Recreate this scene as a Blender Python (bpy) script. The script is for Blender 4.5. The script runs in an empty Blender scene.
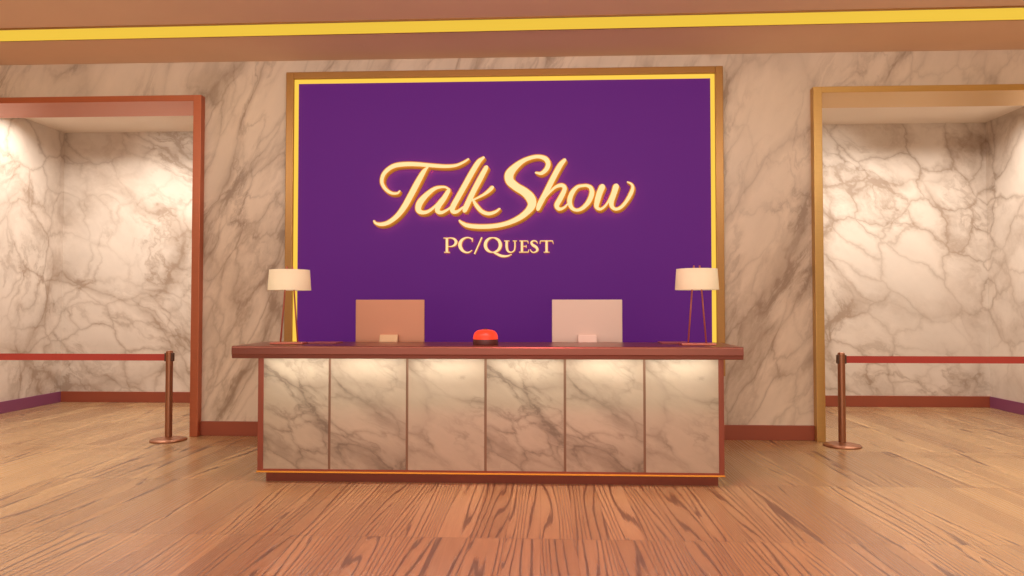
import bpy, bmesh, math, random
from mathutils import Vector, Matrix

scene = bpy.context.scene
col = scene.collection
random.seed(4)

# ------------------------------------------------------------------ materials
def hexc(r, g, b):
    f = lambda c: (c / 255 / 12.92) if c / 255 <= .04045 else ((c / 255 + .055) / 1.055) ** 2.4
    return (f(r), f(g), f(b), 1)

def new_mat(name):
    m = bpy.data.materials.new(name); m.use_nodes = True
    nt = m.node_tree
    return m, nt, nt.nodes['Principled BSDF']

def simple(name, c, rough=.5, metal=0., emit=None, estr=0., grain=0., spec=.5):
    m, nt, b = new_mat(name)
    b.inputs['Base Color'].default_value = c
    b.inputs['Roughness'].default_value = rough
    b.inputs['Metallic'].default_value = metal
    b.inputs['Specular IOR Level'].default_value = spec
    if emit:
        b.inputs['Emission Color'].default_value = emit
        b.inputs['Emission Strength'].default_value = estr
    if grain:
        tc = nt.nodes.new('ShaderNodeTexCoord'); n = nt.nodes.new('ShaderNodeTexNoise')
        mp = nt.nodes.new('ShaderNodeMapping'); mp.inputs['Scale'].default_value = (1, 6, 6)
        nt.links.new(tc.outputs['Object'], mp.inputs['Vector']); nt.links.new(mp.outputs['Vector'], n.inputs['Vector'])
        n.inputs['Scale'].default_value = 14; n.inputs['Detail'].default_value = 6
        mx = nt.nodes.new('ShaderNodeMix'); mx.data_type = 'RGBA'
        mx.inputs[6].default_value = tuple(v * (1 - grain) for v in c[:3]) + (1,)
        mx.inputs[7].default_value = tuple(min(1, v * (1 + grain)) for v in c[:3]) + (1,)
        nt.links.new(n.outputs['Fac'], mx.inputs['Factor']); nt.links.new(mx.outputs[2], b.inputs['Base Color'])
        rr = nt.nodes.new('ShaderNodeMapRange')
        rr.inputs['To Min'].default_value = max(0, rough - .08); rr.inputs['To Max'].default_value = min(1, rough + .08)
        nt.links.new(n.outputs['Fac'], rr.inputs['Value']); nt.links.new(rr.outputs['Result'], b.inputs['Roughness'])
    return m

def ramp(nt, src, stops, interp='LINEAR'):
    r = nt.nodes.new('ShaderNodeValToRGB'); r.color_ramp.interpolation = interp
    e = r.color_ramp.elements
    while len(e) < len(stops): e.new(.5)
    for i, (p, v) in enumerate(stops):
        e[i].position = p
        e[i].color = v if isinstance(v, tuple) else (v, v, v, 1)
    nt.links.new(src, r.inputs['Fac'])
    return r.outputs['Color']

def math_n(nt, op, a, b=None, c=None):
    n = nt.nodes.new('ShaderNodeMath'); n.operation = op
    for i, v in enumerate((a, b, c)):
        if v is None: continue
        if isinstance(v, (int, float)): n.inputs[i].default_value = v
        else: nt.links.new(v, n.inputs[i])
    return n.outputs[0]

def vmath(nt, op, a, b=None):
    n = nt.nodes.new('ShaderNodeVectorMath'); n.operation = op
    for i, v in enumerate((a, b)):
        if v is None: continue
        if isinstance(v, (tuple, list)): n.inputs[i].default_value = v
        elif isinstance(v, (int, float)): n.inputs['Scale'].default_value = v
        else: nt.links.new(v, n.inputs[i])
    return n.outputs[0]

def noise(nt, vec, scale, detail=4, rough=.55, dist=0., out='Fac'):
    n = nt.nodes.new('ShaderNodeTexNoise')
    n.inputs['Scale'].default_value = scale; n.inputs['Detail'].default_value = detail
    n.inputs['Roughness'].default_value = rough; n.inputs['Distortion'].default_value = dist
    nt.links.new(vec, n.inputs['Vector'])
    return n.outputs[out]

def mixc(nt, fac, a, b, mode='MIX'):
    n = nt.nodes.new('ShaderNodeMix'); n.data_type = 'RGBA'; n.blend_type = mode
    for i, v in ((0, fac), (6, a), (7, b)):
        if isinstance(v, (int, float)): n.inputs[i].default_value = v
        elif isinstance(v, tuple): n.inputs[i].default_value = v
        else: nt.links.new(v, n.inputs[i])
    return n.outputs[2]

def marble(name, rot, scale, size, base, vein, dark, strength=1., rough=.35, offset=(0, 0, 0), cloud=.5):
    """veined stone: warped cell edges for the big veins, thin ridges between, brown clouds where they thicken"""
    m, nt, b = new_mat(name)
    tc = nt.nodes.new('ShaderNodeTexCoord')
    m1 = nt.nodes.new('ShaderNodeMapping'); m1.inputs['Rotation'].default_value = (0, math.radians(rot), 0)
    m1.inputs['Location'].default_value = offset
    m2 = nt.nodes.new('ShaderNodeMapping'); m2.inputs['Scale'].default_value = tuple(s * size for s in scale)
    nt.links.new(tc.outputs['Object'], m1.inputs['Vector']); nt.links.new(m1.outputs['Vector'], m2.inputs['Vector'])
    v = m2.outputs['Vector']
    warp = vmath(nt, 'SCALE', vmath(nt, 'SUBTRACT', noise(nt, v, 1.1, 6, .56, 0, 'Color'), (.5, .5, .5)), .8)
    w2 = vmath(nt, 'ADD', v, warp)
    def cell(scale):
        vo = nt.nodes.new('ShaderNodeTexVoronoi'); vo.feature = 'DISTANCE_TO_EDGE'
        vo.inputs['Scale'].default_value = scale; nt.links.new(w2, vo.inputs['Vector'])
        return vo.outputs['Distance']
    mask = ramp(nt, noise(nt, v, .85, 3, .5), [(.38, 0.), (.62, 1.)])
    mask2 = ramp(nt, noise(nt, vmath(nt, 'ADD', v, (5, 3, 9)), 1.3, 3, .5), [(.42, 0.), (.6, 1.)])
    big = cell(1.15)
    fine = cell(2.9)
    v1 = ramp(nt, big, [(0, 1.), (.022, .55), (.10, .0)])
    v2 = ramp(nt, fine, [(0, .8), (.035, .3), (.10, 0.)])
    v2 = math_n(nt, 'MULTIPLY', v2, mask)
    v1 = math_n(nt, 'MULTIPLY', v1, math_n(nt, 'ADD', math_n(nt, 'MULTIPLY', mask2, .75), .25))
    rid = math_n(nt, 'ABSOLUTE', math_n(nt, 'SUBTRACT', noise(nt, w2, 1.6, 9, .6, .5), .5))
    v3 = math_n(nt, 'MULTIPLY', ramp(nt, rid, [(0, .7), (.02, .25), (.05, 0.)]), mask2)
    cl = math_n(nt, 'MULTIPLY', ramp(nt, big, [(0, 1.), (.3, 0.)]), ramp(nt, noise(nt, w2, 1.9, 8, .68), [(.45, 0.), (.66, 1.)]))
    cl = math_n(nt, 'MULTIPLY', math_n(nt, 'MULTIPLY', cl, mask), cloud)
    tot = math_n(nt, 'ADD', math_n(nt, 'ADD', v1, v2), v3)
    tot = math_n(nt, 'MINIMUM', math_n(nt, 'MULTIPLY', tot, strength), 1.)
    tone = ramp(nt, noise(nt, v, 2.2, 6, .6), [(.3, .86), (.7, 1.)])
    c = mixc(nt, cl, base, dark)
    c = mixc(nt, math_n(nt, 'MULTIPLY', tot, .75), c, vein)
    c = mixc(nt, 1., c, tone, 'MULTIPLY')
    nt.links.new(c, b.inputs['Base Color'])
    b.inputs['Roughness'].default_value = rough
    b.inputs['Specular IOR Level'].default_value = .35
    return m

def oak_floor():
    m, nt, b = new_mat('oak_boards')
    tc = nt.nodes.new('ShaderNodeTexCoord')
    sep = nt.nodes.new('ShaderNodeSeparateXYZ'); nt.links.new(tc.outputs['Object'], sep.inputs[0])
    W, LEN = .21, 1.335
    xs = math_n(nt, 'DIVIDE', sep.outputs['X'], W)
    ys = math_n(nt, 'DIVIDE', math_n(nt, 'ADD', sep.outputs['Y'], 3.235 + 4 * LEN), LEN)
    ix = math_n(nt, 'FLOOR', xs); iy = math_n(nt, 'FLOOR', ys)
    cmb = nt.nodes.new('ShaderNodeCombineXYZ'); nt.links.new(ix, cmb.inputs[0]); nt.links.new(iy, cmb.inputs[1])
    wn = nt.nodes.new('ShaderNodeTexWhiteNoise'); wn.noise_dimensions = '2D'; nt.links.new(cmb.outputs[0], wn.inputs['Vector'])
    rnd = wn.outputs['Value']; rcol = wn.outputs['Color']
    off = vmath(nt, 'SCALE', rcol, 37.)
    # board-local coordinates, stretched along the board
    loc = vmath(nt, 'ADD', vmath(nt, 'MULTIPLY', tc.outputs['Object'], (1., .055, 1.)), off)
    field = noise(nt, loc, 3.2, 2, .4, .15)
    loc2 = vmath(nt, 'ADD', vmath(nt, 'MULTIPLY', tc.outputs['Object'], (1., .03, 1.)), off)
    ring = math_n(nt, 'FRACT', math_n(nt, 'ADD', math_n(nt, 'ADD', math_n(nt, 'MULTIPLY', sep.outputs['X'], 30.), math_n(nt, 'MULTIPLY', field, 17.)), math_n(nt, 'MULTIPLY', noise(nt, loc2, 60, 3, .6), .5)))
    line = ramp(nt, ring, [(0, 1.), (.12, .95), (.22, .15), (.6, 0.), (.90, .15), (1., 1.)])
    fib = noise(nt, loc2, 120, 4, .7)
    fibf = ramp(nt, fib, [(.35, 0.), (.75, 1.)])
    light = hexc(200, 164, 120); mid = hexc(172, 136, 98); dk = hexc(92, 56, 42)
    c = mixc(nt, rnd, light, mid)
    c = mixc(nt, math_n(nt, 'MULTIPLY', line, .85), c, dk)
    c = mixc(nt, math_n(nt, 'MULTIPLY', fibf, .2), c, dk)
    fx = math_n(nt, 'FRACT', xs); fy = math_n(nt, 'FRACT', ys)
    ex = math_n(nt, 'MINIMUM', fx, math_n(nt, 'SUBTRACT', 1., fx))
    ey = math_n(nt, 'MINIMUM', fy, math_n(nt, 'SUBTRACT', 1., fy))
    sx = ramp(nt, ex, [(0, 1.), (.012, 0.)]); sy = ramp(nt, ey, [(0, 1.), (.0012, 0.)])
    seam = math_n(nt, 'MAXIMUM', sx, sy)
    c = mixc(nt, math_n(nt, 'MULTIPLY', seam, .45), c, hexc(90, 52, 38))
    nt.links.new(c, b.inputs['Base Color'])
    rr = nt.nodes.new('ShaderNodeMapRange'); rr.inputs['To Min'].default_value = .24; rr.inputs['To Max'].default_value = .38
    nt.links.new(line, rr.inputs['Value']); nt.links.new(rr.outputs[0], b.inputs['Roughness'])
    bp = nt.nodes.new('ShaderNodeBump'); bp.inputs['Strength'].default_value = .12; bp.inputs['Distance'].default_value = .004
    nt.links.new(math_n(nt, 'SUBTRACT', 1., math_n(nt, 'MAXIMUM', line, seam)), bp.inputs['Height'])
    nt.links.new(bp.outputs[0], b.inputs['Normal'])
    b.inputs['Specular IOR Level'].default_value = .8
    return m

def painted(name, c, var=.04, rough=.9):
    m, nt, b = new_mat(name)
    tc = nt.nodes.new('ShaderNodeTexCoord')
    f = ramp(nt, noise(nt, tc.outputs['Object'], 1.5, 5), [(.3, 1 - var), (.7, 1.)])
    nt.links.new(mixc(nt, 1., c, f, 'MULTIPLY'), b.inputs['Base Color'])
    b.inputs['Roughness'].default_value = rough
    b.inputs['Specular IOR Level'].default_value = .2
    return m

M = {}
M['wall'] = marble('marble_main_wall', -25, (1.05, 1., .42), 1.0, hexc(226, 208, 188), hexc(142, 118, 98), hexc(158, 134, 112), .8, offset=(.3, 0, 0), cloud=.95)
M['alcove'] = marble('marble_alcove', -34, (.72, 1., 1.), .66, hexc(224, 212, 200), hexc(150, 126, 106), hexc(164, 140, 120), .95, offset=(1.2, 2, 0), cloud=.95)
M['panel'] = marble('marble_desk_panel', -30, (.5, 1., 1.1), 1.6, hexc(190, 173, 150), hexc(112, 96, 80), hexc(142, 124, 106), .85, offset=(.4, .7, .2), cloud=.9)
M['oak'] = oak_floor()
M['ceiling'] = painted('ceiling_paint', hexc(236, 206, 180))
M['alcove_ceiling'] = painted('alcove_ceiling_paint', hexc(236, 224, 210))
M['copper'] = simple('copper_trim_red_lit', hexc(190, 110, 78), .38, .55, grain=.08)  # left alcove frame: copper with reddish reflections put into the colour
M['copper_gold_lit'] = simple('copper_trim_gold_lit', hexc(204, 164, 98), .36, .55, grain=.08)  # right alcove frame: same copper, golden reflections put into the colour
M['sign_frame'] = simple('sign_frame_bronze', hexc(172, 126, 70), .36, .55, grain=.08)
M['base'] = simple('red_brown_baseboard', hexc(150, 76, 54), .45, .1)
M['base_purple_lit'] = simple('purple_lit_baseboard', hexc(132, 72, 106), .4, .1)  # purple reflected light painted into the side baseboards
M['counter'] = simple('brown_copper_counter', hexc(134, 76, 62), .3, .5)
M['plinth'] = simple('plinth_brown', hexc(140, 70, 50), .5, .1)
M['seam'] = simple('bronze_seam', hexc(138, 104, 82), .4, .4)
M['gold_line'] = simple('gold_line', hexc(226, 156, 62), .3, .6, hexc(255, 170, 60), .12)  # metal trim, no lamp; a slight glow is painted in by emission
M['glow_strip'] = simple('yellow_light_strip', hexc(90, 70, 24), .6, 0, hexc(240, 198, 66), .95, spec=.1)
M['sign_strip'] = simple('sign_light_strip', hexc(96, 72, 26), .6, 0, hexc(252, 206, 78), .97, spec=.1)
M['purple'] = simple('purple_sign_panel', hexc(84, 26, 112), .6, 0, hexc(78, 26, 114), .44, spec=.2)
M['letter_face'] = simple('cream_letter_face', hexc(130, 112, 80), .5, 0, hexc(252, 226, 164), .92, spec=.1)
M['letter_side'] = simple('gold_letter_side', hexc(214, 150, 60), .35, .3, hexc(214, 140, 44), .4)
M['letter_halo'] = simple('added_letter_glow', hexc(255, 200, 120), .5, 0, hexc(255, 190, 120), 3.2)  # added glow on the letter backs, stands in for bloom on the panel
M['white_led'] = simple('white_led', hexc(255, 240, 220), .5, 0, hexc(255, 238, 214), 2.)
M['shade'] = simple('cream_fabric_shade', hexc(232, 220, 190), .9, 0, hexc(240, 218, 176), .16, grain=.03)
M['lamp_metal'] = simple('copper_lamp_metal', hexc(196, 116, 98), .35, .4)
M['silver'] = simple('silver_shell', hexc(222, 200, 186), .45, .15)
M['silver_pink_lit'] = simple('silver_shell_pink_lit', hexc(206, 148, 118), .45, .15)  # same silver shell with the pink light painted into its colour
M['stand'] = simple('pale_stand', hexc(214, 180, 140), .45, .2)
M['screen'] = simple('dark_screen', hexc(20, 20, 24), .15)
M['red_dome'] = simple('glowing_red_dome', hexc(150, 20, 12), .35, 0, hexc(255, 72, 42), .9)
M['black'] = simple('brown_black_plastic', hexc(84, 40, 38), .5)
M['post'] = simple('bronze_post', hexc(150, 98, 70), .34, .6, grain=.15)
M['belt'] = simple('red_webbing_belt', hexc(170, 62, 54), .8)
M['cassette'] = simple('dark_cassette', hexc(78, 50, 36), .45)
M['folder'] = simple('plum_folder', hexc(150, 80, 88), .5)

# ------------------------------------------------------------------ mesh helpers
def add_box(bm, x0, x1, y0, y1, z0, z1, bev=0., seg=2):
    t = bmesh.new()
    bmesh.ops.create_cube(t, size=1)
    for v in t.verts:
        v.co = Vector((x0 + (v.co.x + .5) * (x1 - x0), y0 + (v.co.y + .5) * (y1 - y0), z0 + (v.co.z + .5) * (z1 - z0)))
    if bev:
        bmesh.ops.bevel(t, geom=t.edges[:], offset=bev, segments=seg, affect='EDGES', profile=.5)
    me = bpy.data.meshes.new('tmp'); t.to_mesh(me); t.free(); bm.from_mesh(me); bpy.data.meshes.remove(me)
    return bm

def box(*a, **k): return add_box(bmesh.new(), *a, **k)

def add_lathe(bm, prof, cx=0, cy=0, n=48, smooth=True):
    rings = []
    for r, z in prof:
        if r < 1e-5: rings.append([bm.verts.new((cx, cy, z))])
        else: rings.append([bm.verts.new((cx + r * math.cos(2 * math.pi * i / n), cy + r * math.sin(2 * math.pi * i / n), z)) for i in range(n)])
    for A, B in zip(rings, rings[1:]):
        for i in range(n):
            j = (i + 1) % n
            if len(A) == 1 and len(B) == 1: continue
            if len(A) == 1: f = bm.faces.new((A[0], B[j], B[i]))
            elif len(B) == 1: f = bm.faces.new((A[i], A[j], B[0]))
            else: f = bm.faces.new((A[i], A[j], B[j], B[i]))
            f.smooth = smooth
    return bm

def add_tube(bm, p, q, r0, r1=None, n=16):
    r1 = r0 if r1 is None else r1
    p, q = Vector(p), Vector(q); d = (q - p).normalized()
    a = d.orthogonal().normalized(); b = d.cross(a)
    R = [[bm.verts.new(c + (a * math.cos(2 * math.pi * i / n) + b * math.sin(2 * math.pi * i / n)) * r) for i in range(n)] for c, r in ((p, r0), (q, r1))]
    for i in range(n):
        f = bm.faces.new((R[0][i], R[0][(i + 1) % n], R[1][(i + 1) % n], R[1][i])); f.smooth = True
    bm.faces.new(R[0][::-1]); bm.faces.new(R[1])
    return bm

def obj(name, bm, mat, parent=None, loc=None):
    bmesh.ops.recalc_face_normals(bm, faces=bm.faces[:])
    me = bpy.data.meshes.new(name); bm.to_mesh(me); bm.free()
    for mm in (mat if isinstance(mat, (list, tuple)) else [mat]): me.materials.append(mm)
    o = bpy.data.objects.new(name, me); col.objects.link(o)
    if parent is not None: o.parent = parent
    if loc is not None: o.location = loc
    return o

def struct(name, bm, mat):
    o = obj(name, bm, mat); o['kind'] = 'structure'; return o

def thing(name, label, cat, loc=(0, 0, 0), rz=0, group=None):
    o = bpy.data.objects.new(name, None); o.empty_display_size = .1; col.objects.link(o)
    o.location = loc; o.rotation_euler = (0, 0, rz); o['label'] = label; o['category'] = cat
    if group: o['group'] = group
    return o

def dup(root, loc, rz, label):
    r = root.copy(); col.objects.link(r); r.location = loc; r.rotation_euler = (0, 0, rz); r['label'] = label
    def rec(src, dst):
        for ch in list(src.children):
            if ch == r: continue
            c = ch.copy(); col.objects.link(c); c.parent = dst; rec(ch, c)
    rec(root, r)
    return r

# ------------------------------------------------------------------ the room
CEIL, ALC_CEIL = 4.093, 3.975
XI, XO = 3.362, 3.274           # alcove opening: inner and outer edge of the metal frame
XE = 6.75                       # far edge of the openings
ZI, ZO = 3.639, 3.704
TH = .5                         # thickness of the main wall
YB = 2.53                       # alcove back wall
XC = 6.64
ROOM_X, ROOM_Y = 7.6, -11.

struct('floor', box(-ROOM_X - .2, ROOM_X + .2, ROOM_Y, YB + .2, -.1, 0), M['oak'])
struct('ceiling', box(-ROOM_X - .2, ROOM_X + .2, ROOM_Y, TH, CEIL, CEIL + .1), M['ceiling'])
b = box(-XO, XO, 0, TH, 0, CEIL)
for s in (-1, 1):
    add_box(b, *sorted((s * XO, s * (XE + .1))), 0, TH, ZO, CEIL)
    add_box(b, *sorted((s * (XE + .1), s * ROOM_X)), 0, TH, 0, CEIL)
struct('wall_back', b, M['wall'])
for s, nm in ((-1, 'left'), (1, 'right')):
    struct('wall_' + nm, box(*sorted((s * ROOM_X, s * (ROOM_X + .2))), ROOM_Y, TH, 0, CEIL), M['wall'])
    struct('baseboard_' + nm, box(*sorted((s * (ROOM_X - .02), s * ROOM_X)), ROOM_Y, 0, 0, .155, bev=.004), M['base'])
    # alcove shell
    struct('wall_%s_alcove_back' % nm, box(*sorted((s * 2.9, s * (XC + .2))), YB, YB + .2, 0, ALC_CEIL), M['alcove'])
    struct('wall_%s_alcove_side' % nm, box(*sorted((s * XC, s * (XC + .2))), TH, YB, 0, ALC_CEIL), M['alcove'])
    struct('wall_%s_alcove_inner' % nm, box(*sorted((s * 2.7, s * 2.9)), TH, YB + .2, 0, ALC_CEIL), M['alcove'])
    struct('ceiling_%s_alcove' % nm, box(*sorted((s * 2.7, s * (XC + .2))), TH, YB + .2, ALC_CEIL, ALC_CEIL + .1), M['alcove_ceiling'])
    struct('baseboard_%s_alcove_back' % nm, box(*sorted((s * 2.9, s * XC)), YB - .02, YB, 0, .155, bev=.004), M['base'])
    struct('baseboard_%s_alcove_side' % nm, box(*sorted((s * (XC - .02), s * XC)), TH, YB - .02, 0, .155, bev=.004), M['base_purple_lit'])
    struct('baseboard_%s_alcove_inner' % nm, box(*sorted((s * 2.9, s * 2.92)), TH, YB - .02, 0, .155, bev=.004), M['base'])
    # metal lining round the opening: jamb, head, far jamb, all the depth of the wall
    f = bmesh.new()
    add_box(f, *sorted((s * XO, s * XI)), -.085, TH, 0, ZO, bev=.004)
    add_box(f, *sorted((s * XI, s * (XE - .0))), -.085, TH, ZI, ZO, bev=.004)
    add_box(f, *sorted((s * XE, s * (XE + .1))), -.085, TH, 0, ZO, bev=.004)
    struct('trim_%d' % (1 if s < 0 else 2), f, M['copper'] if s < 0 else M['copper_gold_lit'])
    struct('baseboard_back_' + nm, box(*sorted((s * .02, s * XO)), -.022, 0, 0, .155, bev=.004), M['base'])
    struct('baseboard_back_%s_end' % nm, box(*sorted((s * (XE + .1), s * ROOM_X)), -.022, 0, 0, .155, bev=.004), M['base'])

t = thing('ceiling_light_strip', 'long glowing yellow light strip set in the ceiling above the sign', 'light strip', (0, -.905, CEIL), -.0106)
obj('diffuser', box(-7.5, 7.5, -.136, .136, -.012, .02), M['glow_strip'], t)
ch = bmesh.new()
for s in (-1, 1): add_box(ch, -7.5, 7.5, *sorted((s * .136, s * .15)), -.014, .02)
obj('channel', ch, M['sign_frame'], t)

# ------------------------------------------------------------------ wall sign
SX0, SX1, SZ0, SZ1 = -2.338, 2.341, .673, 3.939
def ring(x0, x1, z0, z1, wx, wz, y0, y1, bev=0.):
    b = bmesh.new()
    add_box(b, x0, x0 + wx, y0, y1, z0, z1, bev=bev); add_box(b, x1 - wx, x1, y0, y1, z0, z1, bev=bev)
    add_box(b, x0 + wx, x1 - wx, y0, y1, z1 - wz, z1, bev=bev); add_box(b, x0 + wx, x1 - wx, y0, y1, z0, z0 + wz, bev=bev)
    return b
sign = thing('wall_sign', 'large purple wall sign with gold script lettering in a glowing gold frame', 'sign', (0, 0, SZ0))
rel = lambda o: setattr(o, 'location', (0, 0, -SZ0)) or o
rel(obj('frame', ring(SX0, SX1, SZ0, SZ1, .082, .074, -.085, 0, .005), M['sign_frame'], sign))
rel(obj('light_strip', ring(SX0 + .082, SX1 - .082, SZ0 + .074, SZ1 - .074, .040, .040, -.05, 0), M['sign_strip'], sign))
rel(obj('panel', box(SX0 + .122, SX1 - .122, -.03, 0, SZ0 + .114, SZ1 - .114), M['purple'], sign))

def catmull(pts, n):
    P = [Vector(p) for p in pts]
    P = [P[0] * 2 - P[1]] + P + [P[-1] * 2 - P[-2]]
    out = []
    for i in range(1, len(P) - 2):
        a, b_, c, d = P[i - 1], P[i], P[i + 1], P[i + 2]
        for k in range(n):
            t = k / n
            out.append(.5 * ((2 * b_) + (c - a) * t + (2 * a - 5 * b_ + 4 * c - d) * t * t + (3 * b_ - a - 3 * c + d) * t ** 3))
    out.append(P[-2])
    return out

def add_stroke(bm, pts, ybase, ytop, bevel, shift, rounded=True, n=8, fat=1.):
    """a pen stroke in relief: raised cream face, gold flanks; pts are (x, z, width)"""
    S = catmull(pts, n)
    closed = (Vector(pts[0][:2]) - Vector(pts[-1][:2])).length < 1e-4
    if closed:
        S = catmull([pts[-2]] + list(pts) + [pts[1]], n)[n:-n]
    pos = [Vector((s[0], s[1])) for s in S]; w = [max(.002, s[2] / 2 * fat) for s in S]
    tan = []
    for i in range(len(pos)):
        a = pos[max(i - 1, 0)]; c = pos[min(i + 1, len(pos) - 1)]
        if closed and i in (0, len(pos) - 1): a, c = pos[-2], pos[1]
        d = c - a; tan.append(d.normalized() if d.length > 1e-9 else Vector((1, 0)))
    if rounded and not closed:
        def cap(p, d, r):
            return [(p + d * r * .8 * math.sin(a), r * math.cos(a)) for a in (.5, 1., 1.35)]
        st = cap(pos[0], -tan[0], w[0])[::-1]; en = cap(pos[-1], tan[-1], w[-1])
        pos = [p for p, _ in st] + pos + [p for p, _ in en]
        w = [r for _, r in st] + w + [r for _, r in en]
        tan = [tan[0]] * 3 + tan + [tan[-1]] * 3
    rows = []
    for p, r, d in zip(pos, w, tan):
        nrm = Vector((-d.y, d.x)); bv = min(bevel, r * .45)
        q = p + Vector(shift)
        sec = [(q - nrm * r, ybase), (p - nrm * r, ytop + bv * .8), (p - nrm * (r - bv), ytop), (p + nrm * (r - bv), ytop), (p + nrm * r, ytop + bv * .8), (q + nrm * r, ybase)]
        rows.append([bm.verts.new((c.x, y, c.y)) for c, y in sec])
    for A, B in zip(rows, rows[1:]):
        for k in range(5):
            f = bm.faces.new((A[k], A[k + 1], B[k + 1], B[k])); f.material_index = 0 if k == 2 else 1; f.smooth = k != 2
        f = bm.faces.new((A[5], A[0], B[0], B[5])); f.material_index = 2
    if not closed:
        for R in (rows[0], rows[-1]):
            f = bm.faces.new(R); f.material_index = 1
    return bm
SCRIPT_STROKES = [
  ('T', [
    [(-1.089,2.632,0.0252), (-1.115,2.609,0.0378), (-1.179,2.613,0.0473), (-1.242,2.657,0.0505), (-1.28,2.728,0.0537), (-1.266,2.807,0.0569), (-1.211,2.869,0.06), (-1.133,2.908,0.0631), (-1.022,2.921,0.0631), (-0.8961,2.918,0.0598), (-0.7544,2.905,0.0566), (-0.5973,2.894,0.0533), (-0.4875,2.902,0.047), (-0.4093,2.933,0.0407), (-0.3545,2.967,0.0313)],
    [(-0.7889,2.886,0.0346), (-0.8328,2.835,0.0629), (-0.8954,2.725,0.0755), (-0.9657,2.592,0.0787), (-1.036,2.467,0.0756), (-1.114,2.366,0.0662), (-1.209,2.296,0.0599), (-1.288,2.277,0.0537), (-1.343,2.289,0.0411), (-1.363,2.312,0.0284)],
  ]),
  ('a', [
    [(-0.5575,2.649,0.0313), (-0.6124,2.673,0.0376), (-0.7065,2.658,0.0534), (-0.8006,2.588,0.0691), (-0.871,2.505,0.0817), (-0.8865,2.435,0.0754), (-0.8502,2.403,0.0597), (-0.7843,2.411,0.0502), (-0.706,2.468,0.0408), (-0.6356,2.551,0.0345)],
    [(-0.5653,2.629,0.0595), (-0.6121,2.551,0.069), (-0.6668,2.473,0.0721), (-0.6823,2.421,0.0658), (-0.6431,2.399,0.0533), (-0.5805,2.425,0.0407), (-0.5257,2.467,0.0282)],
  ]),
  ('l', [
    [(-0.1935,2.981,0.0437), (-0.245,2.935,0.0656), (-0.3152,2.822,0.0719), (-0.3932,2.682,0.0719), (-0.4633,2.558,0.072), (-0.5179,2.456,0.072), (-0.5147,2.411,0.0626), (-0.4708,2.409,0.05), (-0.4084,2.455,0.0313)],
  ]),
  ('k', [
    [(-0.1621,2.876,0.0624), (-0.2213,2.767,0.0718), (-0.2992,2.619,0.0718), (-0.3771,2.455,0.0719), (-0.3896,2.424,0.0656)],
    [(-0.0995,2.661,0.0561), (-0.1354,2.626,0.053), (-0.1899,2.587,0.0437), (-0.2601,2.551,0.0343), (-0.3022,2.533,0.0281)],
    [(-0.3022,2.533,0.0406), (-0.2616,2.467,0.0562), (-0.2053,2.408,0.0561), (-0.1351,2.384,0.053), (-0.0651,2.402,0.0467), (-0.0215,2.433,0.0342)],
  ]),
  ('S', [
    [(0.3702,2.817,0.0341), (0.4229,2.81,0.0527), (0.4741,2.85,0.0619), (0.4974,2.909,0.065), (0.4712,2.963,0.0651), (0.4045,2.988,0.0558), (0.3269,2.981,0.0559), (0.2337,2.946,0.0621), (0.1435,2.878,0.0839), (0.086,2.804,0.106), (0.0907,2.733,0.103), (0.1559,2.671,0.0963), (0.2491,2.612,0.102), (0.3111,2.545,0.112), (0.3234,2.475,0.0991), (0.2769,2.405,0.0806), (0.1869,2.336,0.0713), (0.0627,2.282,0.0621), (-0.0772,2.253,0.0622), (-0.2329,2.247,0.0623), (-0.3577,2.26,0.0593), (-0.4202,2.289,0.0469), (-0.4437,2.311,0.0312)],
  ]),
  ('h', [
    [(0.6681,2.947,0.0541), (0.6202,2.889,0.0696), (0.5491,2.759,0.0722), (0.4714,2.604,0.0722), (0.4068,2.482,0.0697), (0.3899,2.436,0.0594)],
    [(0.4391,2.52,0.0258), (0.4972,2.591,0.0335), (0.5683,2.659,0.0464), (0.6328,2.682,0.0567), (0.6688,2.661,0.0592), (0.6623,2.616,0.0644), (0.6196,2.532,0.0695), (0.5873,2.47,0.067), (0.6091,2.431,0.0541), (0.6581,2.441,0.0412), (0.7058,2.486,0.0257)],
  ]),
  ('o', [
    [(0.8708,2.677,0.0462), (0.8039,2.662,0.0514), (0.7485,2.599,0.0643), (0.7226,2.518,0.0669), (0.7417,2.447,0.0566), (0.793,2.417,0.0488), (0.8573,2.437,0.0539), (0.9217,2.504,0.0641), (0.9566,2.588,0.0667), (0.9478,2.65,0.059), (0.9093,2.675,0.0488), (0.8682,2.677,0.0462)],
  ]),
  ('w', [
    [(1.066,2.661,0.0769), (1.037,2.594,0.0769), (1.012,2.504,0.0718), (1.007,2.449,0.0589), (1.043,2.426,0.0461), (1.088,2.451,0.0384), (1.127,2.503,0.0333), (1.159,2.567,0.0358)],
    [(1.211,2.664,0.0768), (1.191,2.599,0.0742), (1.163,2.515,0.0716), (1.167,2.455,0.0588), (1.206,2.425,0.0486), (1.261,2.444,0.0486), (1.319,2.508,0.0511), (1.367,2.591,0.0562), (1.386,2.653,0.0485), (1.371,2.69,0.0358), (1.332,2.711,0.0204)],
  ]),
]
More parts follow.
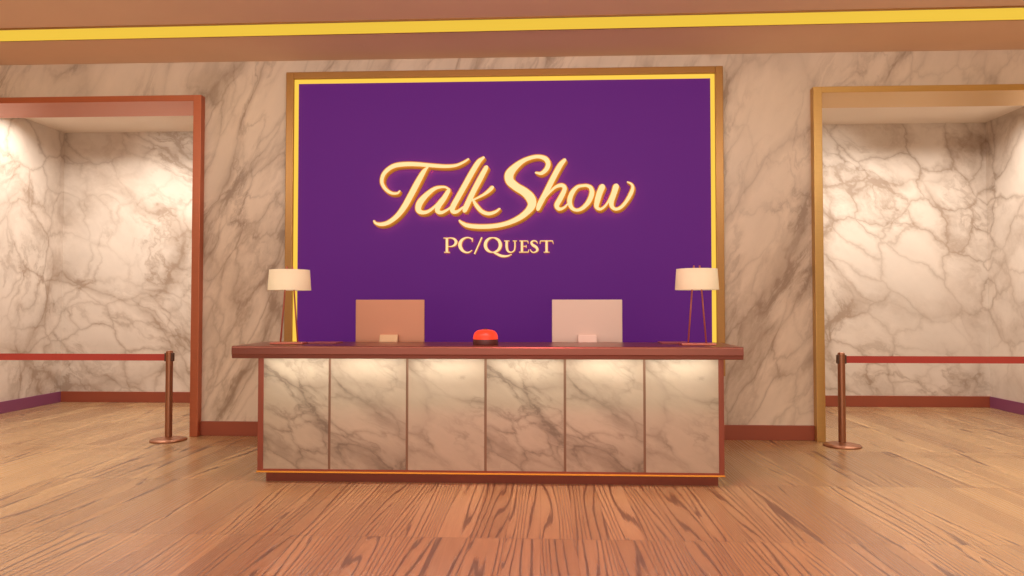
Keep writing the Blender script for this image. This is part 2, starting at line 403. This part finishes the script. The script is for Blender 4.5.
CAPITAL_STROKES = [
  ('P', [
    [(-0.5859,2.13,0.0302), (-0.5857,2.055,0.0302), (-0.5855,1.98,0.0302)],
    [(-0.6225,2.132,0.0113), (-0.5809,2.131,0.0126), (-0.5431,2.133,0.0151), (-0.5053,2.12,0.0252), (-0.4876,2.09,0.0352), (-0.5014,2.058,0.0277), (-0.5366,2.042,0.0151), (-0.5756,2.042,0.0113)],
    [(-0.6158,1.98,0.0126), (-0.5855,1.98,0.0139), (-0.5541,1.979,0.0126)],
  ]),
  ('C', [
    [(-0.3129,2.089,0.0075), (-0.3167,2.117,0.0176), (-0.3418,2.133,0.0163), (-0.382,2.134,0.0189), (-0.426,2.107,0.0327), (-0.446,2.057,0.0428), (-0.4258,2.007,0.0352), (-0.3855,1.979,0.0226), (-0.3479,1.979,0.0176), (-0.3152,2.001,0.0113)],
    [(-0.3117,2.132,0.0088), (-0.3129,2.111,0.0126), (-0.3129,2.089,0.0075)],
  ]),
  ('/', [
    [(-0.2112,2.138,0.0188), (-0.25,2.049,0.0188), (-0.2901,1.96,0.0188)],
  ]),
  ('Q', [
    [(-0.0934,2.133,0.015), (-0.0586,2.125,0.0253), (-0.0307,2.104,0.0336), (-0.0152,2.072,0.0382), (-0.0152,2.038,0.0382), (-0.0307,2.007,0.0336), (-0.0585,1.986,0.0253), (-0.0933,1.978,0.015), (-0.1281,1.986,0.0254), (-0.156,2.007,0.0336), (-0.1715,2.038,0.0383), (-0.1715,2.073,0.0383), (-0.1561,2.104,0.0337), (-0.1282,2.126,0.0254), (-0.0934,2.133,0.015)],
    [(-0.0908,1.98,0.0175), (-0.0469,1.958,0.0275), (0.0031,1.938,0.03), (0.0594,1.937,0.0225), (0.1093,1.956,0.01)],
  ]),
  ('U', [
    [(0.0543,2.098,0.03), (0.0544,2.034,0.03), (0.0669,1.992,0.025), (0.0994,1.977,0.0162), (0.1306,1.992,0.0162), (0.1418,2.027,0.0175), (0.1418,2.097,0.0175)],
    [(0.0256,2.099,0.0113), (0.0543,2.099,0.0113), (0.0831,2.099,0.0113)],
    [(0.1193,2.099,0.0112), (0.1418,2.098,0.0112), (0.1618,2.098,0.0112)],
  ]),
  ('E', [
    [(0.2168,2.098,0.0275), (0.2167,2.039,0.0275), (0.2167,1.979,0.0274)],
    [(0.1905,2.098,0.0125), (0.2342,2.098,0.0125), (0.2767,2.097,0.0125)],
    [(0.2792,2.099,0.0112), (0.2804,2.085,0.01), (0.2829,2.072,0.0075)],
    [(0.2167,2.041,0.0112), (0.2405,2.041,0.0112), (0.2617,2.04,0.0112)],
    [(0.2629,2.054,0.0075), (0.2617,2.04,0.01), (0.2629,2.025,0.0075)],
    [(0.1868,1.978,0.0125), (0.2342,1.978,0.0125), (0.2816,1.979,0.0137)],
    [(0.2841,1.977,0.0125), (0.2878,1.992,0.01), (0.2916,2.007,0.0075)],
  ]),
  ('S', [
    [(0.3814,2.071,0.0075), (0.3714,2.091,0.0162), (0.3403,2.099,0.0174), (0.3178,2.081,0.0262), (0.3315,2.055,0.0312), (0.3651,2.033,0.0324), (0.3813,2.006,0.0299), (0.3688,1.984,0.0199), (0.3377,1.975,0.015), (0.314,1.989,0.015), (0.3065,2.01,0.0075)],
  ]),
  ('T', [
    [(0.4138,2.097,0.0137), (0.4773,2.097,0.0137), (0.5432,2.097,0.0137)],
    [(0.4138,2.099,0.0112), (0.4113,2.084,0.01), (0.4075,2.067,0.0075)],
    [(0.5419,2.098,0.0112), (0.5457,2.083,0.0099), (0.5506,2.067,0.0075)],
    [(0.4785,2.097,0.0286), (0.4784,2.038,0.0286), (0.4783,1.978,0.0286)],
    [(0.4485,1.977,0.0112), (0.4783,1.977,0.0124), (0.5094,1.977,0.0112)],
  ]),
]
for ch_, strokes in SCRIPT_STROKES:
    b = bmesh.new()
    for k, st in enumerate(strokes):
        add_stroke(b, st, -.072, -.106 - .0006 * k, .0105, (.013, -.015), fat=1.06)
    rel(obj('script_letter', b, [M['letter_face'], M['letter_side'], M['letter_halo']], sign))
for ch_, strokes in CAPITAL_STROKES:
    b = bmesh.new()
    for k, st in enumerate(strokes):
        add_stroke(b, st, -.044, -.064 - .0005 * k, .003, (.003, -.004), rounded=False)
    rel(obj('slash' if ch_ == '/' else 'capital_letter', b, [M['letter_face'], M['letter_side'], M['letter_halo']], sign))

# ------------------------------------------------------------------ reception desk
DY = -1.985                       # front of the desk body
desk = thing('reception_desk', 'long reception desk with marble front panels and brown copper counter below the sign', 'desk', (0, DY, 0))
CT, CB = 1.1, 1.006
def prism_x(prof, x0, x1):
    bm = bmesh.new()
    A = [bm.verts.new((x0, y, z)) for y, z in prof]; B = [bm.verts.new((x1, y, z)) for y, z in prof]
    n = len(prof)
    for i in range(n): bm.faces.new((A[i], A[(i + 1) % n], B[(i + 1) % n], B[i]))
    bm.faces.new(A); bm.faces.new(B[::-1])
    return bm
obj('counter', prism_x([(-.268, CT), (-.276, CT - .004), (-.280, CT - .012), (-.280, CB + .034), (-.274, CB + .026), (-.272, CB + .004), (-.266, CB), (.40, CB), (.40, CT)], -1.926, 1.913), M['counter'], desk)
obj('plinth', box(-1.785, 1.805, .06, .82, 0, .085), M['plinth'], desk)
xs = [-1.787, -1.255, -.635, -.014, .609, 1.227, 1.797]
PZ0, PZ1 = .112, CB
for i in range(6):
    a, c = xs[i] + (.010 if i else 0), xs[i + 1] - (.010 if i < 5 else 0)
    off = (i % 3) * .95
    wd = c - a
    # panel mesh sits at its own patch of stone; every third panel is cut alike
    obj('marble_panel', box(off, off + wd, 0, .02, PZ0, PZ1), M['panel'], desk, (a - off, 0, 0))
for x in xs[1:-1]:
    obj('seam_strip', box(x - .010, x + .010, .004, .02, PZ0, PZ1), M['seam'], desk)
for x0, x1 in ((-1.832, -1.787), (1.797, 1.838)):
    obj('corner_trim', box(x0, x1, -.006, .05, .098, CB, bev=.003), M['plinth'], desk)
obj('bottom_rail', box(-1.832, 1.838, -.004, .05, .096, PZ0), M['plinth'], desk)
obj('gold_edge', box(-1.838, 1.842, -.012, .05, .084, .096, bev=.002), M['gold_line'], desk)
car = bmesh.new()
add_box(car, -1.79, 1.797, .021, .05, .1, CB)
for x0, x1 in ((-1.83, -1.78), (1.79, 1.836)): add_box(car, x0, x1, .05, .84, .086, CB)
add_box(car, -1.78, 1.79, .05, .84, .086, .11)
obj('carcass', car, M['plinth'], desk)
obj('worktop', box(-1.78, 1.79, .05, .90, .83, .87, bev=.004), M['counter'], desk)
obj('under_counter_light', box(-1.78, 1.79, -.10, -.07, CB - .008, CB), M['white_led'], desk)

# ------------------------------------------------------------------ things on the desk
LZ = CT
def lamp(label, loc):
    t = thing('table_lamp', label, 'lamp', loc, 0, 'lamps on the reception desk')
    obj('base', box(-.132, .132, -.07, .07, 0, .014, bev=.004), M['lamp_metal'], t)
    for s in (-1, 1):
        obj('rod', add_tube(bmesh.new(), (s * .070, 0, .012), (s * .022, 0, .622), .0065), M['lamp_metal'], t)
    sh = bmesh.new()
    add_lathe(sh, [(.168, .430), (.157, .594), (.153, .594), (.164, .430), (.168, .430)], n=64)
    so = obj('shade', sh, M['shade'], t)
    r = bmesh.new(); add_tube(r, (-.156, 0, .572), (.156, 0, .572), .003); add_tube(r, (0, -.156, .572), (0, .156, .572), .003)
    obj('shade_spider', r, M['lamp_metal'], so)
    bl = add_lathe(bmesh.new(), [(0, .45), (.02, .455), (.032, .48), (.028, .51), (.014, .54), (.012, .575)], n=24)
    obj('bulb', bl, M['white_led'], t)
    return t
l0 = lamp('cream drum lamp on two thin rods, standing at the left end of the desk', (-1.598, -1.95, LZ))
dup(l0, (1.644, -1.95, LZ), 0, 'cream drum lamp on two thin rods, standing at the right end of the desk')

def computer(label, loc, shell, st_mat):
    """all-in-one computer seen from behind (its back faces the camera side, -y)"""
    t = thing('desktop_computer', label, 'computer', loc, 0, 'computers on the reception desk')
    W_, Z0, Z1 = .301, .115, .587
    s = bmesh.new(); add_box(s, -W_, W_, -.012, .012, Z0, Z1, bev=.006, seg=3)
    ss = obj('screen_shell', s, shell, t)
    obj('display', box(-W_ + .012, W_ - .012, .0115, .0135, Z0 + .06, Z1 - .012), M['screen'], ss)
    st = bmesh.new()
    # bent stand: tab fixed to the back, neck sloping down and away, flat foot
    prof = [(-.013, .283), (-.05, .283), (-.10, .10), (-.10, .012), (-.05, 0), (.16, 0), (.16, .012), (-.08, .012), (-.082, .10), (-.036, .262), (-.013, .262)]
    L = [st.verts.new((-.078, y, z)) for y, z in prof]; R = [st.verts.new((.078, y, z)) for y, z in prof]
    n = len(prof)
    for i in range(n): st.faces.new((L[i], L[(i + 1) % n], R[(i + 1) % n], R[i]))
    st.faces.new(L); st.faces.new(R[::-1])
    obj('stand', st, st_mat, t)
    return t
c0 = computer('left-hand desktop computer, its silver back (pink light painted in) towards the viewer, behind the counter', (-.890, -1.45, .872), M['silver_pink_lit'], M['stand'])
c1 = computer('right-hand desktop computer, its pale silver back towards the viewer, behind the counter', (.817, -1.45, .872), M['silver'], M['silver'])

bz = thing('buzzer', 'glowing red domed push button on a black base at the middle of the counter', 'buzzer', (-.013, -2.0, CT))
obj('base', add_lathe(bmesh.new(), [(0, 0), (.098, 0), (.099, .003), (.099, .042), (.096, .045), (0, .045)], n=64), M['black'], bz)
dm = obj('dome', add_lathe(bmesh.new(), [(.0975, .044), (.0975, .058), (.094, .078), (.085, .096), (.070, .109), (.050, .116), (.025, .119), (0, .1195)], n=64), M['red_dome'], bz)
obj('top_knob', add_lathe(bmesh.new(), [(.016, .117), (.015, .124), (.010, .127), (0, .128)], n=24), M['black'], dm)

f = box(-.115, .115, -.10, .10, 0, .010, bev=.003); fo = obj('flat_folder', f, M['folder'])
fo.location = (-1.338, -1.83, CT); fo['label'] = 'thin flat plum folder lying on the counter just right of the left lamp'; fo['category'] = 'folder'; fo['group'] = 'folders on the counter'
fo2 = fo.copy(); col.objects.link(fo2); fo2.location = (1.505, -1.71, CT); fo2['label'] = 'thin flat plum folder lying on the counter just left of the right lamp'

# ------------------------------------------------------------------ stanchions
def stanchion(label, loc, rz):
    t = thing('stanchion', label, 'stanchion', loc, rz, 'belt barriers across the alcoves')
    obj('base', add_lathe(bmesh.new(), [(0, 0), (.178, 0), (.181, .006), (.176, .014), (.13, .026), (.07, .036), (.044, .042), (0, .042)], n=64), M['post'], t)
    obj('post', add_lathe(bmesh.new(), [(.0355, .038), (.0355, .915), (.033, .93), (.022, .938), (0, .940)], n=40), M['post'], t)
    cs = bmesh.new(); add_box(cs, -.045, .045, -.022, .022, .826, .914, bev=.005)
    obj('belt_cassette', cs, M['cassette'], t)
    be = obj('belt', box(.043, 3.26, -.002, .002, .832, .902), M['belt'], t)
    cl = bmesh.new(); add_box(cl, 3.25, 3.30, -.03, .03, .825, .921, bev=.005)
    # fixing arm back to the frame of the opening
    add_box(cl, 3.27, 3.33, *(sorted((.0, .215 if rz == 0 else -.215))), .85, .90)
    obj('wall_clip', cl, M['cassette'], be)
    return t
stanchion('bronze belt post with red belt before the left alcove', (-3.474, -.30, 0), math.pi)
stanchion('bronze belt post with red belt before the right alcove', (3.437, -.30, 0), 0)

# ------------------------------------------------------------------ light
def area(name, loc, rot, sx, sy, power, colr, spread=180):
    l = bpy.data.lights.new(name, 'AREA'); l.shape = 'RECTANGLE'; l.size = sx; l.size_y = sy
    l.energy = power; l.color = colr; l.spread = math.radians(spread)
    o = bpy.data.objects.new(name, l); col.objects.link(o); o.location = loc; o.rotation_euler = tuple(math.radians(a) for a in rot)
    return o
area('wall_wash_fill', (0, -5.2, 3.9), (74, 0, 0), 11, .7, 108, (1., .95, .84), 125)  # added unseen fill, washes the main wall
area('rear_warm_fill', (0, -10.2, 1.2), (128, 0, 0), 9, 1.2, 165, (1., .86, .72))  # added warm fill behind the camera, lifts ceiling and wall
for s, nm in ((-1, 'left'), (1, 'right')):
    area(nm + '_floor_fill', (s * 5.2, -3.1, 4.06), (0, 0, 0), 2.2, 1.6, 92, (1., .86, .62), 100)  # added unseen fill from above, brightens the floor at the sides
for i in range(6):
    area('counter_led_lamp', ((xs[i] + xs[i + 1]) / 2, DY - .13, CB - .012), (10, 0, 0), .50, .03, 1.6, (1., .95, .86))
for s, nm in ((-1, 'left'), (1, 'right')):
    area(nm + '_alcove_lamp', (s * 4.9, 1.3, 3.955), (0, 0, 0), 3.0, .5, 92, (1., .92, .82), 150)
fs = bpy.data.lights.new('pink_floor_fill', 'SPOT'); fs.energy = 280; fs.color = (1., .22, .32); fs.spot_size = math.radians(88); fs.spot_blend = 1.; fs.shadow_soft_size = .2  # added unseen pink light, reddens the middle of the floor
o = bpy.data.objects.new('pink_floor_fill', fs); col.objects.link(o); o.location = (.4, -4.2, 4.0); o.rotation_euler = (math.radians(8), 0, 0)
sp = bpy.data.lights.new('left_alcove_spot', 'SPOT'); sp.energy = 38; sp.color = (1., .96, .88); sp.spot_size = math.radians(75); sp.spot_blend = 1.; sp.shadow_soft_size = .15
for nm, loc, tgt in (('left_alcove_spot', (-4.9, 1.35, 3.94), (-5.0, 2.53, 3.45)), ('right_alcove_spot', (4.5, 1.35, 3.94), (4.5, 2.53, 3.3))):
    o = bpy.data.objects.new(nm, sp); col.objects.link(o); o.location = loc
    o.rotation_euler = (Vector(tgt) - Vector(loc)).to_track_quat('-Z', 'Y').to_euler()
pk = bpy.data.lights.new('pink_ceiling_fill', 'POINT'); pk.energy = 42; pk.color = (1., .38, .42); pk.shadow_soft_size = .2  # added unseen pink light, tints the ceiling and floor
o = bpy.data.objects.new('pink_ceiling_fill', pk); col.objects.link(o); o.location = (.1, -3.6, 3.5)

w = bpy.data.worlds.new('warm_hall'); w.use_nodes = True; scene.world = w
bg = w.node_tree.nodes['Background']; bg.inputs['Color'].default_value = (1., .83, .68, 1); bg.inputs['Strength'].default_value = .37

# ------------------------------------------------------------------ camera
cam = bpy.data.cameras.new('camera'); cam.sensor_width = 36.; cam.lens = 700 / 1024 * 36
co = bpy.data.objects.new('camera', cam); col.objects.link(co); scene.camera = co
co.location = (.4333, -7.4953, 1.40)
co.rotation_euler = (math.pi / 2 + .0264, 0, .0433)

scene.view_settings.view_transform = 'Standard'
scene.view_settings.look = 'None'
scene.view_settings.exposure = 0.
scene.cycles.use_denoising = True
